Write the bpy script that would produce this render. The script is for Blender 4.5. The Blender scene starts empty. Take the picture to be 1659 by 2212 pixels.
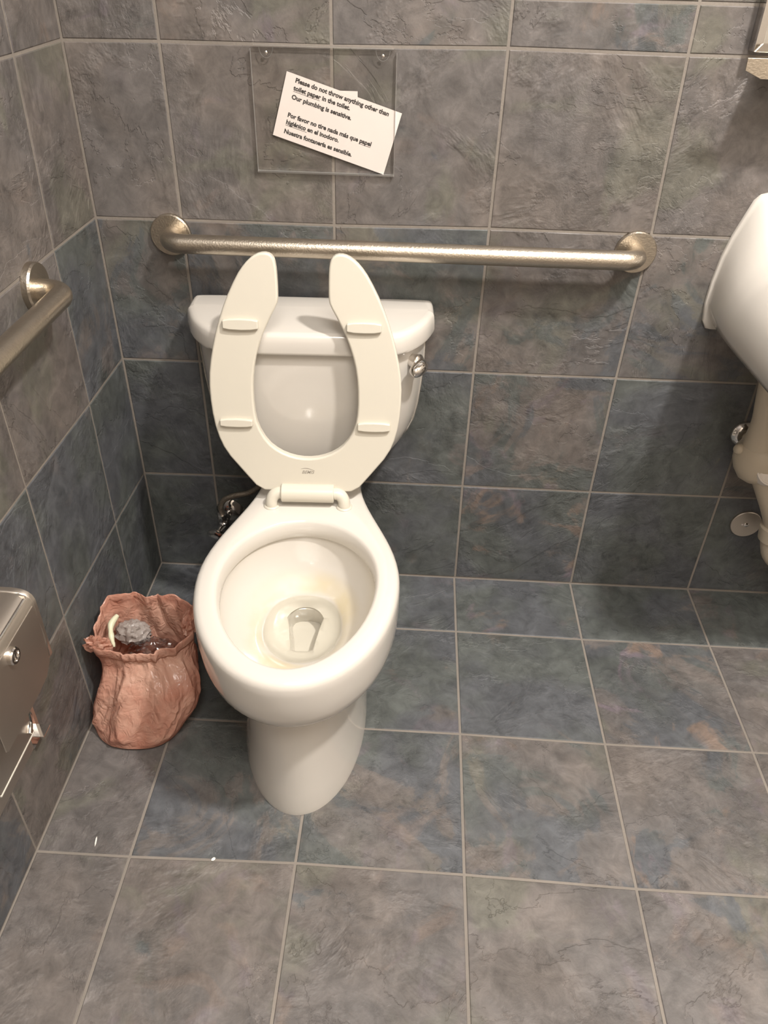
import bpy, bmesh, math, random
from mathutils import Vector, Matrix, noise
random.seed(7)
D = bpy.data
SC = bpy.context.scene
COL = SC.collection
PI = math.pi

# ------------------------------------------------------------------ camera, world, lights, exposure
cam = D.objects.new('camera', D.cameras.new('camera')); COL.objects.link(cam)
cam.location = (0.65042, -1.58471, 1.37135)
cam.rotation_euler = (0.935999, -0.021447, 0.051398)
cam.data.sensor_fit = 'HORIZONTAL'; cam.data.sensor_width = 36.0
cam.data.lens = 1695.526 / 1659 * 36.0
cam.data.clip_start = 0.01
SC.camera = cam

world = D.worlds.new('world'); SC.world = world; world.use_nodes = True
world.node_tree.nodes['Background'].inputs[0].default_value = (0.9, 0.85, 0.8, 1)
world.node_tree.nodes['Background'].inputs[1].default_value = 0.05

def area(name, loc, size, power, color, target=None, shape='DISK', spread=180):
    l = D.lights.new(name, 'AREA'); l.shape = shape; l.size = size; l.energy = power; l.color = color
    l.spread = math.radians(spread)
    o = D.objects.new(name, l); COL.objects.link(o); o.location = loc
    if target:
        o.rotation_euler = (Vector(target) - Vector(loc)).to_track_quat('-Z', 'Y').to_euler()
    return o
KEY = (1.50, -1.10, 2.78)
FILL = (0.85, -1.80, 2.76)
area('downlight_lamp', KEY, 0.17, 35, (1.0, 0.945, 0.885))
area('fill_lamp', FILL, 0.9, 22, (1.0, 0.96, 0.91), shape='SQUARE')  # broad fill light added to lift the shadows

vs = SC.view_settings
vs.view_transform = 'Standard'; vs.look = 'None'; vs.gamma = 1.0; vs.use_curve_mapping = False
vs.exposure = 1.13

# ------------------------------------------------------------------ material helpers
def nt(m):
    m.use_nodes = True
    return m.node_tree, m.node_tree.nodes, m.node_tree.links
def N(nodes, kind, **kw):
    n = nodes.new(kind)
    for k, v in kw.items():
        if k.startswith('i_'):
            key = k[2:]
            key = int(key) if key.isdigit() else key
            n.inputs[key].default_value = v
        else:
            setattr(n, k, v)
    return n
def mixc(nodes, links, fac, a, b, blend='MIX'):
    n = nodes.new('ShaderNodeMix'); n.data_type = 'RGBA'; n.blend_type = blend
    for sock, val in ((n.inputs[0], fac), (n.inputs[6], a), (n.inputs[7], b)):
        if hasattr(val, 'is_output'): links.new(val, sock)
        else: sock.default_value = val
    return n.outputs[2]
def maprange(nodes, links, val, a, b, c=0.0, d=1.0, smooth=False):
    n = nodes.new('ShaderNodeMapRange')
    if smooth: n.interpolation_type = 'SMOOTHSTEP'
    for i, v in ((1, a), (2, b), (3, c), (4, d)):
        if hasattr(v, 'is_output'): links.new(v, n.inputs[i])
        else: n.inputs[i].default_value = v
    links.new(val, n.inputs[0])
    return n.outputs[0]
def mathn(nodes, links, op, a, b=None, c=None):
    n = nodes.new('ShaderNodeMath'); n.operation = op
    for i, v in enumerate((a, b, c)):
        if v is None: continue
        if hasattr(v, 'is_output'): links.new(v, n.inputs[i])
        else: n.inputs[i].default_value = v
    return n.outputs[0]
def simple(name, col, rough=0.4, metal=0.0, coat=0.0, bump=0.0, bscale=60.0, var=0.0, vscale=8.0, spec=0.5, stretch=None):
    m = D.materials.new(name); t, n, l = nt(m); b = n['Principled BSDF']
    b.inputs['Roughness'].default_value = rough; b.inputs['Metallic'].default_value = metal
    b.inputs['Coat Weight'].default_value = coat; b.inputs['Coat Roughness'].default_value = 0.05
    b.inputs['Specular IOR Level'].default_value = spec
    tc = N(n, 'ShaderNodeTexCoord'); vec = tc.outputs['Object']
    if stretch:
        mp = N(n, 'ShaderNodeMapping'); mp.inputs['Scale'].default_value = stretch
        l.new(vec, mp.inputs[0]); vec = mp.outputs[0]
    nz = N(n, 'ShaderNodeTexNoise', i_Scale=vscale, i_Detail=5.0); l.new(vec, nz.inputs['Vector'])
    lo = tuple(c * (1 - var) for c in col) + (1,); hi = tuple(min(1, c * (1 + var)) for c in col) + (1,)
    l.new(mixc(n, l, nz.outputs['Fac'], lo, hi), b.inputs['Base Color'])
    if bump:
        nb = N(n, 'ShaderNodeTexNoise', i_Scale=bscale, i_Detail=6.0); l.new(vec, nb.inputs['Vector'])
        bp = N(n, 'ShaderNodeBump'); bp.inputs['Strength'].default_value = bump; bp.inputs['Distance'].default_value = 0.002
        l.new(nb.outputs['Fac'], bp.inputs['Height']); l.new(bp.outputs[0], b.inputs['Normal'])
    return m

def slate_material():
    m = D.materials.new('slate_tile'); t, n, l = nt(m); b = n['Principled BSDF']
    tc = N(n, 'ShaderNodeTexCoord'); oi = N(n, 'ShaderNodeObjectInfo')
    r = oi.outputs['Random']
    cx = N(n, 'ShaderNodeCombineXYZ')
    l.new(mathn(n, l, 'MULTIPLY', r, 37.0), cx.inputs[0]); l.new(mathn(n, l, 'MULTIPLY', r, -53.0), cx.inputs[1]); l.new(mathn(n, l, 'MULTIPLY', r, 91.0), cx.inputs[2])
    ad = N(n, 'ShaderNodeVectorMath'); ad.operation = 'ADD'
    l.new(tc.outputs['Object'], ad.inputs[0]); l.new(cx.outputs[0], ad.inputs[1]); V = ad.outputs[0]
    def nz(scale, detail=4.0, rough=0.55, dist=0.0, off=None):
        x = N(n, 'ShaderNodeTexNoise', i_Scale=scale, i_Detail=detail, i_Roughness=rough, i_Distortion=dist)
        if off:
            mp = N(n, 'ShaderNodeMapping'); mp.inputs['Location'].default_value = (off, off * 1.7, -off); l.new(V, mp.inputs[0]); l.new(mp.outputs[0], x.inputs['Vector'])
        else: l.new(V, x.inputs['Vector'])
        return x.outputs['Fac']
    sep = N(n, 'ShaderNodeSeparateColor'); l.new(oi.outputs['Color'], sep.inputs[0])
    share, rust, tone = sep.outputs[0], sep.outputs[1], sep.outputs[2]
    big = nz(4.6, 9.0, 0.62, 0.9)
    th = maprange(n, l, share, 0.0, 1.0, 0.74, 0.28)
    d = mathn(n, l, 'SUBTRACT', big, th)
    mask = mathn(n, l, 'ADD', mathn(n, l, 'MULTIPLY', maprange(n, l, d, -0.10, 0.08, smooth=True), 0.55), mathn(n, l, 'MULTIPLY', maprange(n, l, d, -0.012, 0.012, smooth=True), 0.45))
    gb = maprange(n, l, nz(5.0, 3.0, 0.5, 0.3, 4.1), 0.40, 0.60, smooth=True)
    blue = mixc(n, l, gb, (0.086, 0.093, 0.089, 1), (0.085, 0.089, 0.097, 1))
    wm = maprange(n, l, nz(4.0, 4.0, 0.5, 0.2, 9.3), 0.38, 0.62, smooth=True)
    warm = mixc(n, l, wm, (0.134, 0.117, 0.107, 1), (0.118, 0.108, 0.104, 1))
    warm = mixc(n, l, mathn(n, l, 'MULTIPLY', maprange(n, l, nz(5.5, 4.0, 0.5, 0.6, 2.7), 0.53, 0.64, smooth=True), 0.55), warm, (0.118, 0.118, 0.092, 1))
    col = mixc(n, l, mask, warm, blue)
    rm = maprange(n, l, nz(7.5, 6.0, 0.6, 1.0, 6.6), 0.56, 0.66, smooth=True)
    rc = mixc(n, l, maprange(n, l, nz(9.0, 2.0, 0.5, 0.0, 1.3), 0.45, 0.55, smooth=True), (0.170, 0.128, 0.105, 1), (0.142, 0.118, 0.136, 1))
    col = mixc(n, l, mathn(n, l, 'MULTIPLY', rm, rust), col, rc)
    fine = maprange(n, l, nz(26.0, 9.0, 0.68, 0.7, 3.3), 0.3, 0.7, 0.70, 1.32)
    mid = maprange(n, l, nz(9.0, 6.0, 0.62, 0.9, 5.3), 0.35, 0.65, 0.85, 1.16)
    # cleft terraces of split slate
    h = nz(2.6, 10.0, 0.60, 0.7, 8.8)
    st = mathn(n, l, 'MULTIPLY', h, 7.0)
    fl = mathn(n, l, 'FLOOR', st); fr = mathn(n, l, 'FRACT', st)
    gate = maprange(n, l, nz(4.5, 3.0, 0.5, 0.0, 12.1), 0.46, 0.56, smooth=True)
    edge = maprange(n, l, fr, 0.0, 0.05, 0.0, 1.0)
    terr = mathn(n, l, 'ADD', fl, edge)
    cleft_light = maprange(n, l, fr, 0.0, 0.045, 0.42, 0.0)  # light catching the cleft edges, put into the colour
    cleft_shade = maprange(n, l, fr, 0.93, 1.0, 0.0, 0.20)  # shaded side of the cleft edges, put into the colour
    cleft_light = mathn(n, l, 'ADD', 1.0, mathn(n, l, 'MULTIPLY', mathn(n, l, 'SUBTRACT', cleft_light, cleft_shade), gate))
    rgate = maprange(n, l, nz(5.0, 5.0, 0.6, 0.5, 15.5), 0.47, 0.60, smooth=True)   # crumbly zones
    crum = nz(20.0, 10.0, 0.74, 0.35, 21.0)
    pit_shade = mathn(n, l, 'SUBTRACT', 1.0, mathn(n, l, 'MULTIPLY', maprange(n, l, crum, 0.44, 0.36, 0.0, 0.34), rgate))  # shade inside the crumbly pits, put into the colour
    crumb_light = mathn(n, l, 'ADD', 1.0, mathn(n, l, 'MULTIPLY', maprange(n, l, crum, 0.56, 0.66, 0.0, 0.22), rgate))  # light on the crumbly high spots, put into the colour
    val = mathn(n, l, 'MULTIPLY', mathn(n, l, 'MULTIPLY', fine, mid), cleft_light)
    val = mathn(n, l, 'MULTIPLY', mathn(n, l, 'MULTIPLY', val, pit_shade), crumb_light)
    val = mathn(n, l, 'MULTIPLY', val, tone)
    hv = N(n, 'ShaderNodeVectorMath'); hv.operation = 'SCALE'; l.new(col, hv.inputs[0]); l.new(val, hv.inputs[3])
    l.new(hv.outputs[0], b.inputs['Base Color'])
    hh = mathn(n, l, 'ADD', mathn(n, l, 'MULTIPLY', terr, 0.60), mathn(n, l, 'MULTIPLY', nz(60.0, 6.0, 0.65, 0.1, 7.7), 0.35))
    hh = mathn(n, l, 'ADD', hh, mathn(n, l, 'MULTIPLY', mathn(n, l, 'MULTIPLY', crum, 2.4), mathn(n, l, 'ADD', 0.25, rgate)))
    bp = N(n, 'ShaderNodeBump'); bp.inputs['Strength'].default_value = 0.62; bp.inputs['Distance'].default_value = 0.0028
    l.new(hh, bp.inputs['Height']); l.new(bp.outputs[0], b.inputs['Normal'])
    b.inputs['Specular IOR Level'].default_value = 0.42
    l.new(maprange(n, l, nz(14.0, 5.0, 0.6, 0.0, 1.9), 0.3, 0.7, 0.40, 0.58), b.inputs['Roughness'])
    return m

def porcelain_material(name, stain=False):
    m = D.materials.new(name); t, n, l = nt(m); b = n['Principled BSDF']
    base = (0.605, 0.572, 0.525, 1)
    b.inputs['Roughness'].default_value = 0.13; b.inputs['Coat Weight'].default_value = 0.35; b.inputs['Coat Roughness'].default_value = 0.04
    b.inputs['Base Color'].default_value = base
    tc = N(n, 'ShaderNodeTexCoord')
    nz = N(n, 'ShaderNodeTexNoise', i_Scale=7.0, i_Detail=4.0); l.new(tc.outputs['Object'], nz.inputs['Vector'])
    if stain:   # mineral ring and streaks above the water line
        sx = N(n, 'ShaderNodeSeparateXYZ'); l.new(tc.outputs['Object'], sx.inputs[0])
        z = mathn(n, l, 'ADD', sx.outputs[2], mathn(n, l, 'MULTIPLY', mathn(n, l, 'SUBTRACT', nz.outputs['Fac'], 0.5), 0.03))
        up = maprange(n, l, z, 0.262, 0.275, smooth=True); dn = maprange(n, l, z, 0.285, 0.315, 1.0, 0.0, smooth=True)
        front = maprange(n, l, sx.outputs[1], -0.62, -0.45, 0.0, 1.0)
        inside = mathn(n, l, 'LESS_THAN', mathn(n, l, 'ABSOLUTE', sx.outputs[0]), 0.125)
        inn = maprange(n, l, mathn(n, l, 'ABSOLUTE', mathn(n, l, 'ADD', sx.outputs[1], 0.50)), 0.15, 0.19, 1.0, 0.0)
        k = mathn(n, l, 'MULTIPLY', mathn(n, l, 'MULTIPLY', up, dn), mathn(n, l, 'MULTIPLY', inside, inn))
        k = mathn(n, l, 'MULTIPLY', k, maprange(n, l, nz.outputs['Fac'], 0.40, 0.60, 0.15, 0.75))
        l.new(mixc(n, l, k, base, (0.57, 0.48, 0.29, 1)), b.inputs['Base Color'])
    else:
        l.new(mixc(n, l, nz.outputs['Fac'], (0.605, 0.574, 0.528, 1), (0.605, 0.569, 0.520, 1)), b.inputs['Base Color'])
    return m

def acrylic_material(name, tint=(1, 1, 1), refl=1.0, ior=1.49, rough=0.02):
    m = D.materials.new(name); t, n, l = nt(m); n.remove(n['Principled BSDF'])
    out = n['Material Output']
    tr = N(n, 'ShaderNodeBsdfTransparent'); tr.inputs[0].default_value = tint + (1,)
    gl = N(n, 'ShaderNodeBsdfGlossy'); gl.inputs['Roughness'].default_value = rough
    fr = N(n, 'ShaderNodeFresnel'); fr.inputs[0].default_value = ior
    ge = N(n, 'ShaderNodeNewGeometry')
    mx = N(n, 'ShaderNodeMixShader'); l.new(mathn(n, l, 'MULTIPLY', mathn(n, l, 'MULTIPLY', fr.outputs[0], refl), mathn(n, l, 'SUBTRACT', 1.0, ge.outputs['Backfacing'])), mx.inputs[0])
    l.new(tr.outputs[0], mx.inputs[1]); l.new(gl.outputs[0], mx.inputs[2]); l.new(mx.outputs[0], out.inputs[0])
    return m

def bag_material():
    m = D.materials.new('pink_film'); t, n, l = nt(m); b = n['Principled BSDF']; out = n['Material Output']
    tc = N(n, 'ShaderNodeTexCoord')
    nz = N(n, 'ShaderNodeTexNoise', i_Scale=11.0, i_Detail=5.0, i_Distortion=0.8); l.new(tc.outputs['Object'], nz.inputs['Vector'])
    col = mixc(n, l, maprange(n, l, nz.outputs['Fac'], 0.35, 0.65), (0.72, 0.38, 0.28, 1), (0.84, 0.56, 0.44, 1))
    l.new(col, b.inputs['Base Color']); b.inputs['Roughness'].default_value = 0.24; b.inputs['Coat Weight'].default_value = 0.4; b.inputs['Coat Roughness'].default_value = 0.12
    def rdg(scale, dist):
        g = N(n, 'ShaderNodeTexNoise', i_Scale=scale, i_Detail=2.0, i_Distortion=dist); l.new(tc.outputs['Object'], g.inputs['Vector'])
        return mathn(n, l, 'ABSOLUTE', mathn(n, l, 'SUBTRACT', g.outputs['Fac'], 0.5))
    hh = mathn(n, l, 'ADD', rdg(16.0, 0.8), mathn(n, l, 'MULTIPLY', rdg(45.0, 1.2), 0.35))
    bp = N(n, 'ShaderNodeBump'); bp.inputs['Strength'].default_value = 0.9; bp.inputs['Distance'].default_value = 0.017
    l.new(hh, bp.inputs['Height']); l.new(bp.outputs[0], b.inputs['Normal'])
    tl = N(n, 'ShaderNodeBsdfTranslucent'); l.new(col, tl.inputs[0])
    mx = N(n, 'ShaderNodeMixShader'); mx.inputs[0].default_value = 0.42
    l.new(b.outputs[0], mx.inputs[1]); l.new(tl.outputs[0], mx.inputs[2])
    tp = N(n, 'ShaderNodeBsdfTransparent'); tp.inputs[0].default_value = (0.95, 0.78, 0.68, 1)
    m2 = N(n, 'ShaderNodeMixShader'); m2.inputs[0].default_value = 0.16
    l.new(mx.outputs[0], m2.inputs[1]); l.new(tp.outputs[0], m2.inputs[2]); l.new(m2.outputs[0], out.inputs[0])
    return m

M = {}
M['slate'] = slate_material()
M['grout'] = simple('grout', (0.222, 0.198, 0.174), 0.9, bump=0.4, bscale=180, var=0.25, vscale=6, spec=0.2)
M['porcelain'] = porcelain_material('porcelain')
M['bowl'] = porcelain_material('bowl_porcelain', True)
M['seat'] = simple('seat_plastic', (0.60, 0.565, 0.485), 0.30, var=0.01, spec=0.45)
M['steel'] = simple('brushed_steel', (0.545, 0.485, 0.405), 0.33, 1.0, bump=0.30, bscale=260, var=0.12, vscale=60)
M['satin'] = simple('satin_steel', (0.62, 0.56, 0.50), 0.40, 1.0, bump=0.08, bscale=150, var=0.05, vscale=20)
M['chrome'] = simple('chrome', (0.72, 0.69, 0.66), 0.07, 1.0, var=0.02)
M['mirror'] = simple('mirror_glass', (0.86, 0.86, 0.84), 0.015, 1.0)
M['wrap'] = simple('vinyl_pipe_wrap', (0.52, 0.455, 0.36), 0.33, bump=0.05, bscale=30, var=0.03)
M['cap'] = simple('white_plastic_cap', (0.78, 0.73, 0.68), 0.35, var=0.02)
M['paper'] = simple('card_paper', (0.69, 0.63, 0.60), 0.8, var=0.03, vscale=14, spec=0.2)
M['ink'] = simple('black_ink', (0.035, 0.03, 0.028), 0.7)
M['logo'] = simple('grey_logo_ink', (0.30, 0.27, 0.23), 0.6)
M['acrylic'] = acrylic_material('clear_acrylic', (0.997, 0.995, 0.99), 0.55)
M['acrylic_edge'] = acrylic_material('acrylic_edge', (0.97, 0.96, 0.94), 9.0, 1.5, 0.45)
M['lip'] = simple('glint_lip', (0.85, 0.80, 0.72), 0.45, 0.5)  # edge glint put into a paler steel colour
M['water'] = acrylic_material('water', (0.975, 0.975, 0.955), 1.0, 1.33, 0.0)
M['film'] = acrylic_material('clear_crumpled_film', (0.80, 0.79, 0.80), 3.0, 1.5, 0.16)
M['grey_film'] = simple('grey_film', (0.27, 0.235, 0.215), 0.35, bump=0.6, bscale=40, var=0.2, vscale=12)
M['bag'] = bag_material()
M['ceiling'] = simple('ceiling_paint', (0.78, 0.75, 0.70), 0.9, var=0.02)
M['plaster'] = simple('painted_wall', (0.52, 0.47, 0.41), 0.85, var=0.04)
M['hose'] = simple('braided_hose', (0.36, 0.31, 0.25), 0.42, 0.9, bump=0.8, bscale=420, var=0.3, vscale=200)
M['dark'] = simple('dark_cavity', (0.03, 0.027, 0.025), 0.6)
M['yellowtag'] = simple('yellow_green_plastic', (0.62, 0.61, 0.44), 0.4, var=0.1)
M['scrap'] = simple('white_scrap', (0.75, 0.72, 0.66), 0.8)
e = D.materials.new('lamp_diffuser'); t, n_, l_ = nt(e)
n_['Principled BSDF'].inputs['Emission Color'].default_value = (1, 0.95, 0.86, 1); n_['Principled BSDF'].inputs['Emission Strength'].default_value = 2.0
M['lamp'] = e

# ------------------------------------------------------------------ mesh helpers
def mesh_obj(name, verts, faces, mat, parent=None, smooth=True, angle=35, solid=None, bevel=None, subsurf=0):
    me = D.meshes.new(name); me.from_pydata([tuple(v) for v in verts], [], faces); me.validate(); me.update()
    bm = bmesh.new(); bm.from_mesh(me); bmesh.ops.recalc_face_normals(bm, faces=bm.faces); bm.to_mesh(me); bm.free()
    me.materials.append(mat)
    if smooth:
        me.shade_smooth(); me.set_sharp_from_angle(angle=math.radians(angle))
    o = D.objects.new(name, me); COL.objects.link(o)
    if parent: o.parent = parent
    if solid:
        md = o.modifiers.new('solid', 'SOLIDIFY'); md.thickness = solid; md.offset = 0
    if bevel:
        md = o.modifiers.new('bevel', 'BEVEL'); md.width = bevel[0]; md.segments = bevel[1]; md.limit_method = 'ANGLE'; md.angle_limit = math.radians(30)
        md.harden_normals = True
    if subsurf:
        md = o.modifiers.new('sub', 'SUBSURF'); md.levels = subsurf; md.render_levels = subsurf
    return o
def empty(name, loc=(0, 0, 0), rotz=0.0):
    o = D.objects.new(name, None); COL.objects.link(o); o.location = loc; o.rotation_euler = (0, 0, rotz); o.empty_display_size = 0.05
    return o
def tag(o, label, cat, group=None):
    o['label'] = label; o['category'] = cat
    if group: o['group'] = group
    return o
def loft(rings, closed=True, cap0=True, cap1=True):
    n = len(rings[0]); V = [p for r in rings for p in r]; F = []
    for i in range(len(rings) - 1):
        for j in range(n if closed else n - 1):
            k = (j + 1) % n
            F.append((i * n + j, i * n + k, (i + 1) * n + k, (i + 1) * n + j))
    if cap0: F.append(tuple(range(n)))
    if cap1: F.append(tuple((len(rings) - 1) * n + j for j in range(n)))
    return V, F
def join(*parts):
    V, F = [], []
    for v, f in parts:
        o = len(V); V += list(v); F += [tuple(i + o for i in q) for q in f]
    return V, F
def tube(path, rad, seg=20, caps=True):
    path = [Vector(p) for p in path]
    rs = rad if isinstance(rad, (list, tuple)) else [rad] * len(path)
    rings = []; prev = None
    for i, p in enumerate(path):
        t = (path[min(i + 1, len(path) - 1)] - path[max(i - 1, 0)]).normalized()
        if prev is None:
            a = Vector((0, 0, 1)) if abs(t.z) < 0.9 else Vector((1, 0, 0))
            u = t.cross(a).normalized()
        else:
            u = (prev - t * prev.dot(t)).normalized()
        prev = u; w = t.cross(u)
        rings.append([p + (u * math.cos(2 * PI * k / seg) + w * math.sin(2 * PI * k / seg)) * rs[i] for k in range(seg)])
    return loft(rings, cap0=caps, cap1=caps)
def arc(c, a, b, r, s, e, n=8):
    c, a, b = Vector(c), Vector(a), Vector(b)
    return [c + (a * math.cos(s + (e - s) * i / n) + b * math.sin(s + (e - s) * i / n)) * r for i in range(n + 1)]
def smooth_path(pts, n=6):
    pts = [Vector(p) for p in pts]; out = []
    for i in range(len(pts) - 1):
        p0 = pts[max(i - 1, 0)]; p1 = pts[i]; p2 = pts[i + 1]; p3 = pts[min(i + 2, len(pts) - 1)]
        for k in range(n):
            t = k / n
            out.append(0.5 * ((2 * p1) + (p2 - p0) * t + (2 * p0 - 5 * p1 + 4 * p2 - p3) * t * t + (3 * p1 - p0 - 3 * p2 + p3) * t ** 3))
    out.append(pts[-1]); return out
def lathe(profile, origin, axis, seg=32, cap0=True, cap1=True):
    """profile: (distance along axis, radius)"""
    origin = Vector(origin); ax = Vector(axis).normalized()
    a = Vector((0, 0, 1)) if abs(ax.z) < 0.9 else Vector((1, 0, 0))
    u = ax.cross(a).normalized(); w = ax.cross(u)
    rings = [[origin + ax * d + (u * math.cos(2 * PI * k / seg) + w * math.sin(2 * PI * k / seg)) * r for k in range(seg)] for d, r in profile]
    return loft(rings, cap0=cap0, cap1=cap1)
def chaikin(p, it=2):
    for _ in range(it):
        q = []
        for i in range(len(p)):
            a, b = p[i], p[(i + 1) % len(p)]
            q.append(tuple(a[k] * .75 + b[k] * .25 for k in range(len(a)))); q.append(tuple(a[k] * .25 + b[k] * .75 for k in range(len(a))))
        p = q
    return p
def prism(poly, frame, d0, d1):
    """poly: 2-D points in the frame (origin, U, V, W), extruded from d0 to d1 along W"""
    o, u, v, w = [Vector(x) for x in frame]
    return loft([[o + u * a + v * b + w * d0 for a, b in poly], [o + u * a + v * b + w * d1 for a, b in poly]])
def box(x0, x1, y0, y1, z0, z1):
    V = [(x, y, z) for x in (x0, x1) for y in (y0, y1) for z in (z0, z1)]
    F = [(0, 1, 3, 2), (4, 6, 7, 5), (0, 4, 5, 1), (2, 3, 7, 6), (0, 2, 6, 4), (1, 5, 7, 3)]
    return V, F

# ------------------------------------------------------------------ room: slabs of grout carrying single slate tiles
XR, YF, ZC = 2.05, -2.35, 2.80
P = 0.3075; A0 = 0.1726; B0 = 0.2046; C0 = 0.2913; PW = 0.3064; PF = 0.3089; PL = 0.3074
GD = 0.0014          # how far the joints sit behind the tile faces
def structure(name, V, F, mat):
    o = mesh_obj(name, V, F, mat, smooth=False); o['kind'] = 'structure'; return o
floor = structure('floor', *box(-0.05, XR + .05, YF - .05, 0.05, -0.06, -GD), M['grout'])
wall_back = structure('wall_back', *box(-0.05, XR + .05, GD, 0.06, -0.02, ZC), M['grout'])
wall_left = structure('wall_left', *box(-0.06, -GD, YF, 0.04, -0.02, ZC), M['grout'])
wall_right = structure('wall_right', *box(XR, XR + .06, YF, 0.0, -0.02, ZC), M['plaster'])
wall_front = structure('wall_front', *box(-0.05, XR + .05, YF - .06, YF, -0.02, ZC), M['plaster'])
ceiling = structure('ceiling', *box(-0.05, XR + .05, YF - .05, 0.05, ZC, ZC + .06), M['ceiling'])

def interp(table, x):
    k = sorted(table)
    if x <= k[0]: return table[k[0]]
    if x >= k[-1]: return table[k[-1]]
    for a, b in zip(k, k[1:]):
        if a <= x <= b: return table[a] + (table[b] - table[a]) * (x - a) / (b - a)
G2 = 0.0026
def tile(parent, c, nrm, share, rust=0.35, tone=1.0):
    c = [Vector(p) for p in c]; nrm = Vector(nrm); ctr = sum(c, Vector()) / 4
    ins = []
    for d in (G2, G2 + 0.0014):
        r = []
        for i in range(4):
            e1 = (c[(i + 1) % 4] - c[i]).normalized(); e0 = (c[i - 1] - c[i]).normalized()
            r.append(c[i] + e1 * d + e0 * d - ctr)
        ins.append(r)
    jit = random.uniform(-0.00025, 0.00025)
    V = [p - nrm * 0.004 for p in ins[0]] + [p - nrm * (0.0011 - jit) for p in ins[0]] + [p + nrm * jit for p in ins[1]]
    F = [(3, 2, 1, 0)] + [(i, (i + 1) % 4, 4 + (i + 1) % 4, 4 + i) for i in range(4)] + [(4 + i, 4 + (i + 1) % 4, 8 + (i + 1) % 4, 8 + i) for i in range(4)] + [(8, 9, 10, 11)]
    me = D.meshes.new('tile'); me.from_pydata([tuple(v) for v in V], [], F); me.update(); me.materials.append(M['slate'])
    bm = bmesh.new(); bm.from_mesh(me); bmesh.ops.recalc_face_normals(bm, faces=bm.faces); bm.to_mesh(me); bm.free()
    o = D.objects.new('tile', me); COL.objects.link(o); o.location = ctr; o.parent = parent
    o.color = (share, rust, tone, 1)
    return o
# measured small offsets of the joints (hand-laid tiles are not perfectly straight)
WDZ = {0: {0: -.004, 4: .0016, 5: -.0008, 6: -.003}, 1: {0: -.0036, 2: -.0006, 4: .0022, 5: .0021, 6: .0049},
       2: {0: -.0035, 4: -.001, 5: .0002}, 3: {0: -.0028, 3: -.0007, 4: .0043, 5: .0034}, 4: {0: -.0025, 2: -.0001, 3: .0003, 4: .0057, 5: .0036}}
WDX = {2: {1: .0006, 4: .0019}, 3: {3: 0, 4: 0}, 4: {0: -.0004, 1: -.0043, 2: -.0042, 3: -.001, 4: .0009}, 5: {0: -.0019, 1: -.0026, 2: .0003, 3: .0082, 4: .0037}, 6: {0: -.0032, 1: -.0001}}
FDY = {1: {4: .003, 5: -.0015, 6: -.001}, 2: {4: .006, 5: .0005, 6: .0003}, 3: {0: -.0021, 2: -.0016, 3: .0052, 4: .0028, 5: -.0045}}
FDX = {0: {1: 0}, 2: {3: .0011}, 3: {3: -.0021}, 4: {1: -.0023, 2: -.0003, 3: -.0011}, 5: {1: -.0039, 2: -.0013, 3: .0002}, 6: {1: -.0035, 2: .0012}}
LDY = {1: {1: -.0066, 2: -.0032, 3: -.0064, 4: .0075}, 2: {1: -.0031, 2: -.0002}}
LDZ = {0: {0: 0}, 1: {0: -.0036, 1: .002, 2: .0058}, 2: {0: -.0035, 1: -.0053, 2: -.0008}, 3: {0: -.0028, 1: -.0004}, 4: {0: -.0025, 1: -.005}}
ZR = [0.0] + [C0 + PW * k for k in range(4)] + [1.2895] + [1.2895 + PW * k for k in range(1, 5)] + [ZC]
def colx(c): return 0.0 if c == 0 else A0 + (c - 2) * P
def wall_pt(c, r):
    x = min(colx(c), XR); z = ZR[r]
    dz = interp(WDZ[r], c) if (r in WDZ and r > 0) else 0.0
    dx = interp(WDX[c], r) if c in WDX else 0.0
    if r == 0: dx = interp(WDX[c], 0) if c in WDX else 0.0
    return Vector((x + dx, 0, z + dz))
WC = [0, 2, 3, 4, 5, 6, 7, 8]
BS = {0: [.95, .9, .92, .80, .85, .8, .7], 1: [.9, .8, .80, .52, .80, .6, .6], 2: [.55, .55, .50, .36, .42, .5, .4],  # blue slate patches, plus the low rows' shade put into the colour
      3: [.12, .18, .22, .12, .08, .10, .1], 4: [.35, .12, .15, .22, .14, .02, .1]}
BR = {0: [.0, .2, .2, .75, .0, .1, .1], 1: [0, .1, .1, .45, .15, .3, .3], 2: [.2, .3, .2, .2, .2, .3, .2], 3: [.1, .3, .25, .1, .1, .1, .1], 4: [.5, .5, .5, .6, .5, .3, .3]}
for r in range(len(ZR) - 1):
    for i in range(len(WC)):
        c0 = WC[i]; c1 = WC[i + 1] if i + 1 < len(WC) else 9
        sh = BS.get(r, [.15] * 8); ru = BR.get(r, [.3] * 8)
        tile(wall_back, [wall_pt(c0, r), wall_pt(c1, r), wall_pt(c1, r + 1), wall_pt(c0, r + 1)], (0, -1, 0), sh[min(i, 6)], ru[min(i, 6)])
def left_pt(k, r):
    y = 0.0 if k == 0 else max(-(B0 + (k - 1) * PL), YF); z = ZR[r]
    dy = interp(LDY[k], max(r, 1)) if k in LDY and r > 0 else 0.0
    dz = interp(LDZ[r], k) if r in LDZ and r > 0 else 0.0
    if r == 0: dy = interp(FDY[k], 0) if k in FDY else 0.0
    return Vector((0, y + dy, z + dz))
LS = {0: [.95, .9, .28, .6, .3], 1: [.9, .88, .8, .4, .4], 2: [.62, .18, .1, .1, .1], 3: [.1, .15, .1, .1, .1]}  # blue patches again, with dimmer light low down put into the colour
for r in range(len(ZR) - 1):
    for k in range(8):
        tile(wall_left, [left_pt(k, r), left_pt(k, r + 1), left_pt(k + 1, r + 1), left_pt(k + 1, r)], (1, 0, 0), LS.get(r, [.12] * 5)[min(k, 4)], 0.15 if r < 4 else 0.5)
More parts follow.
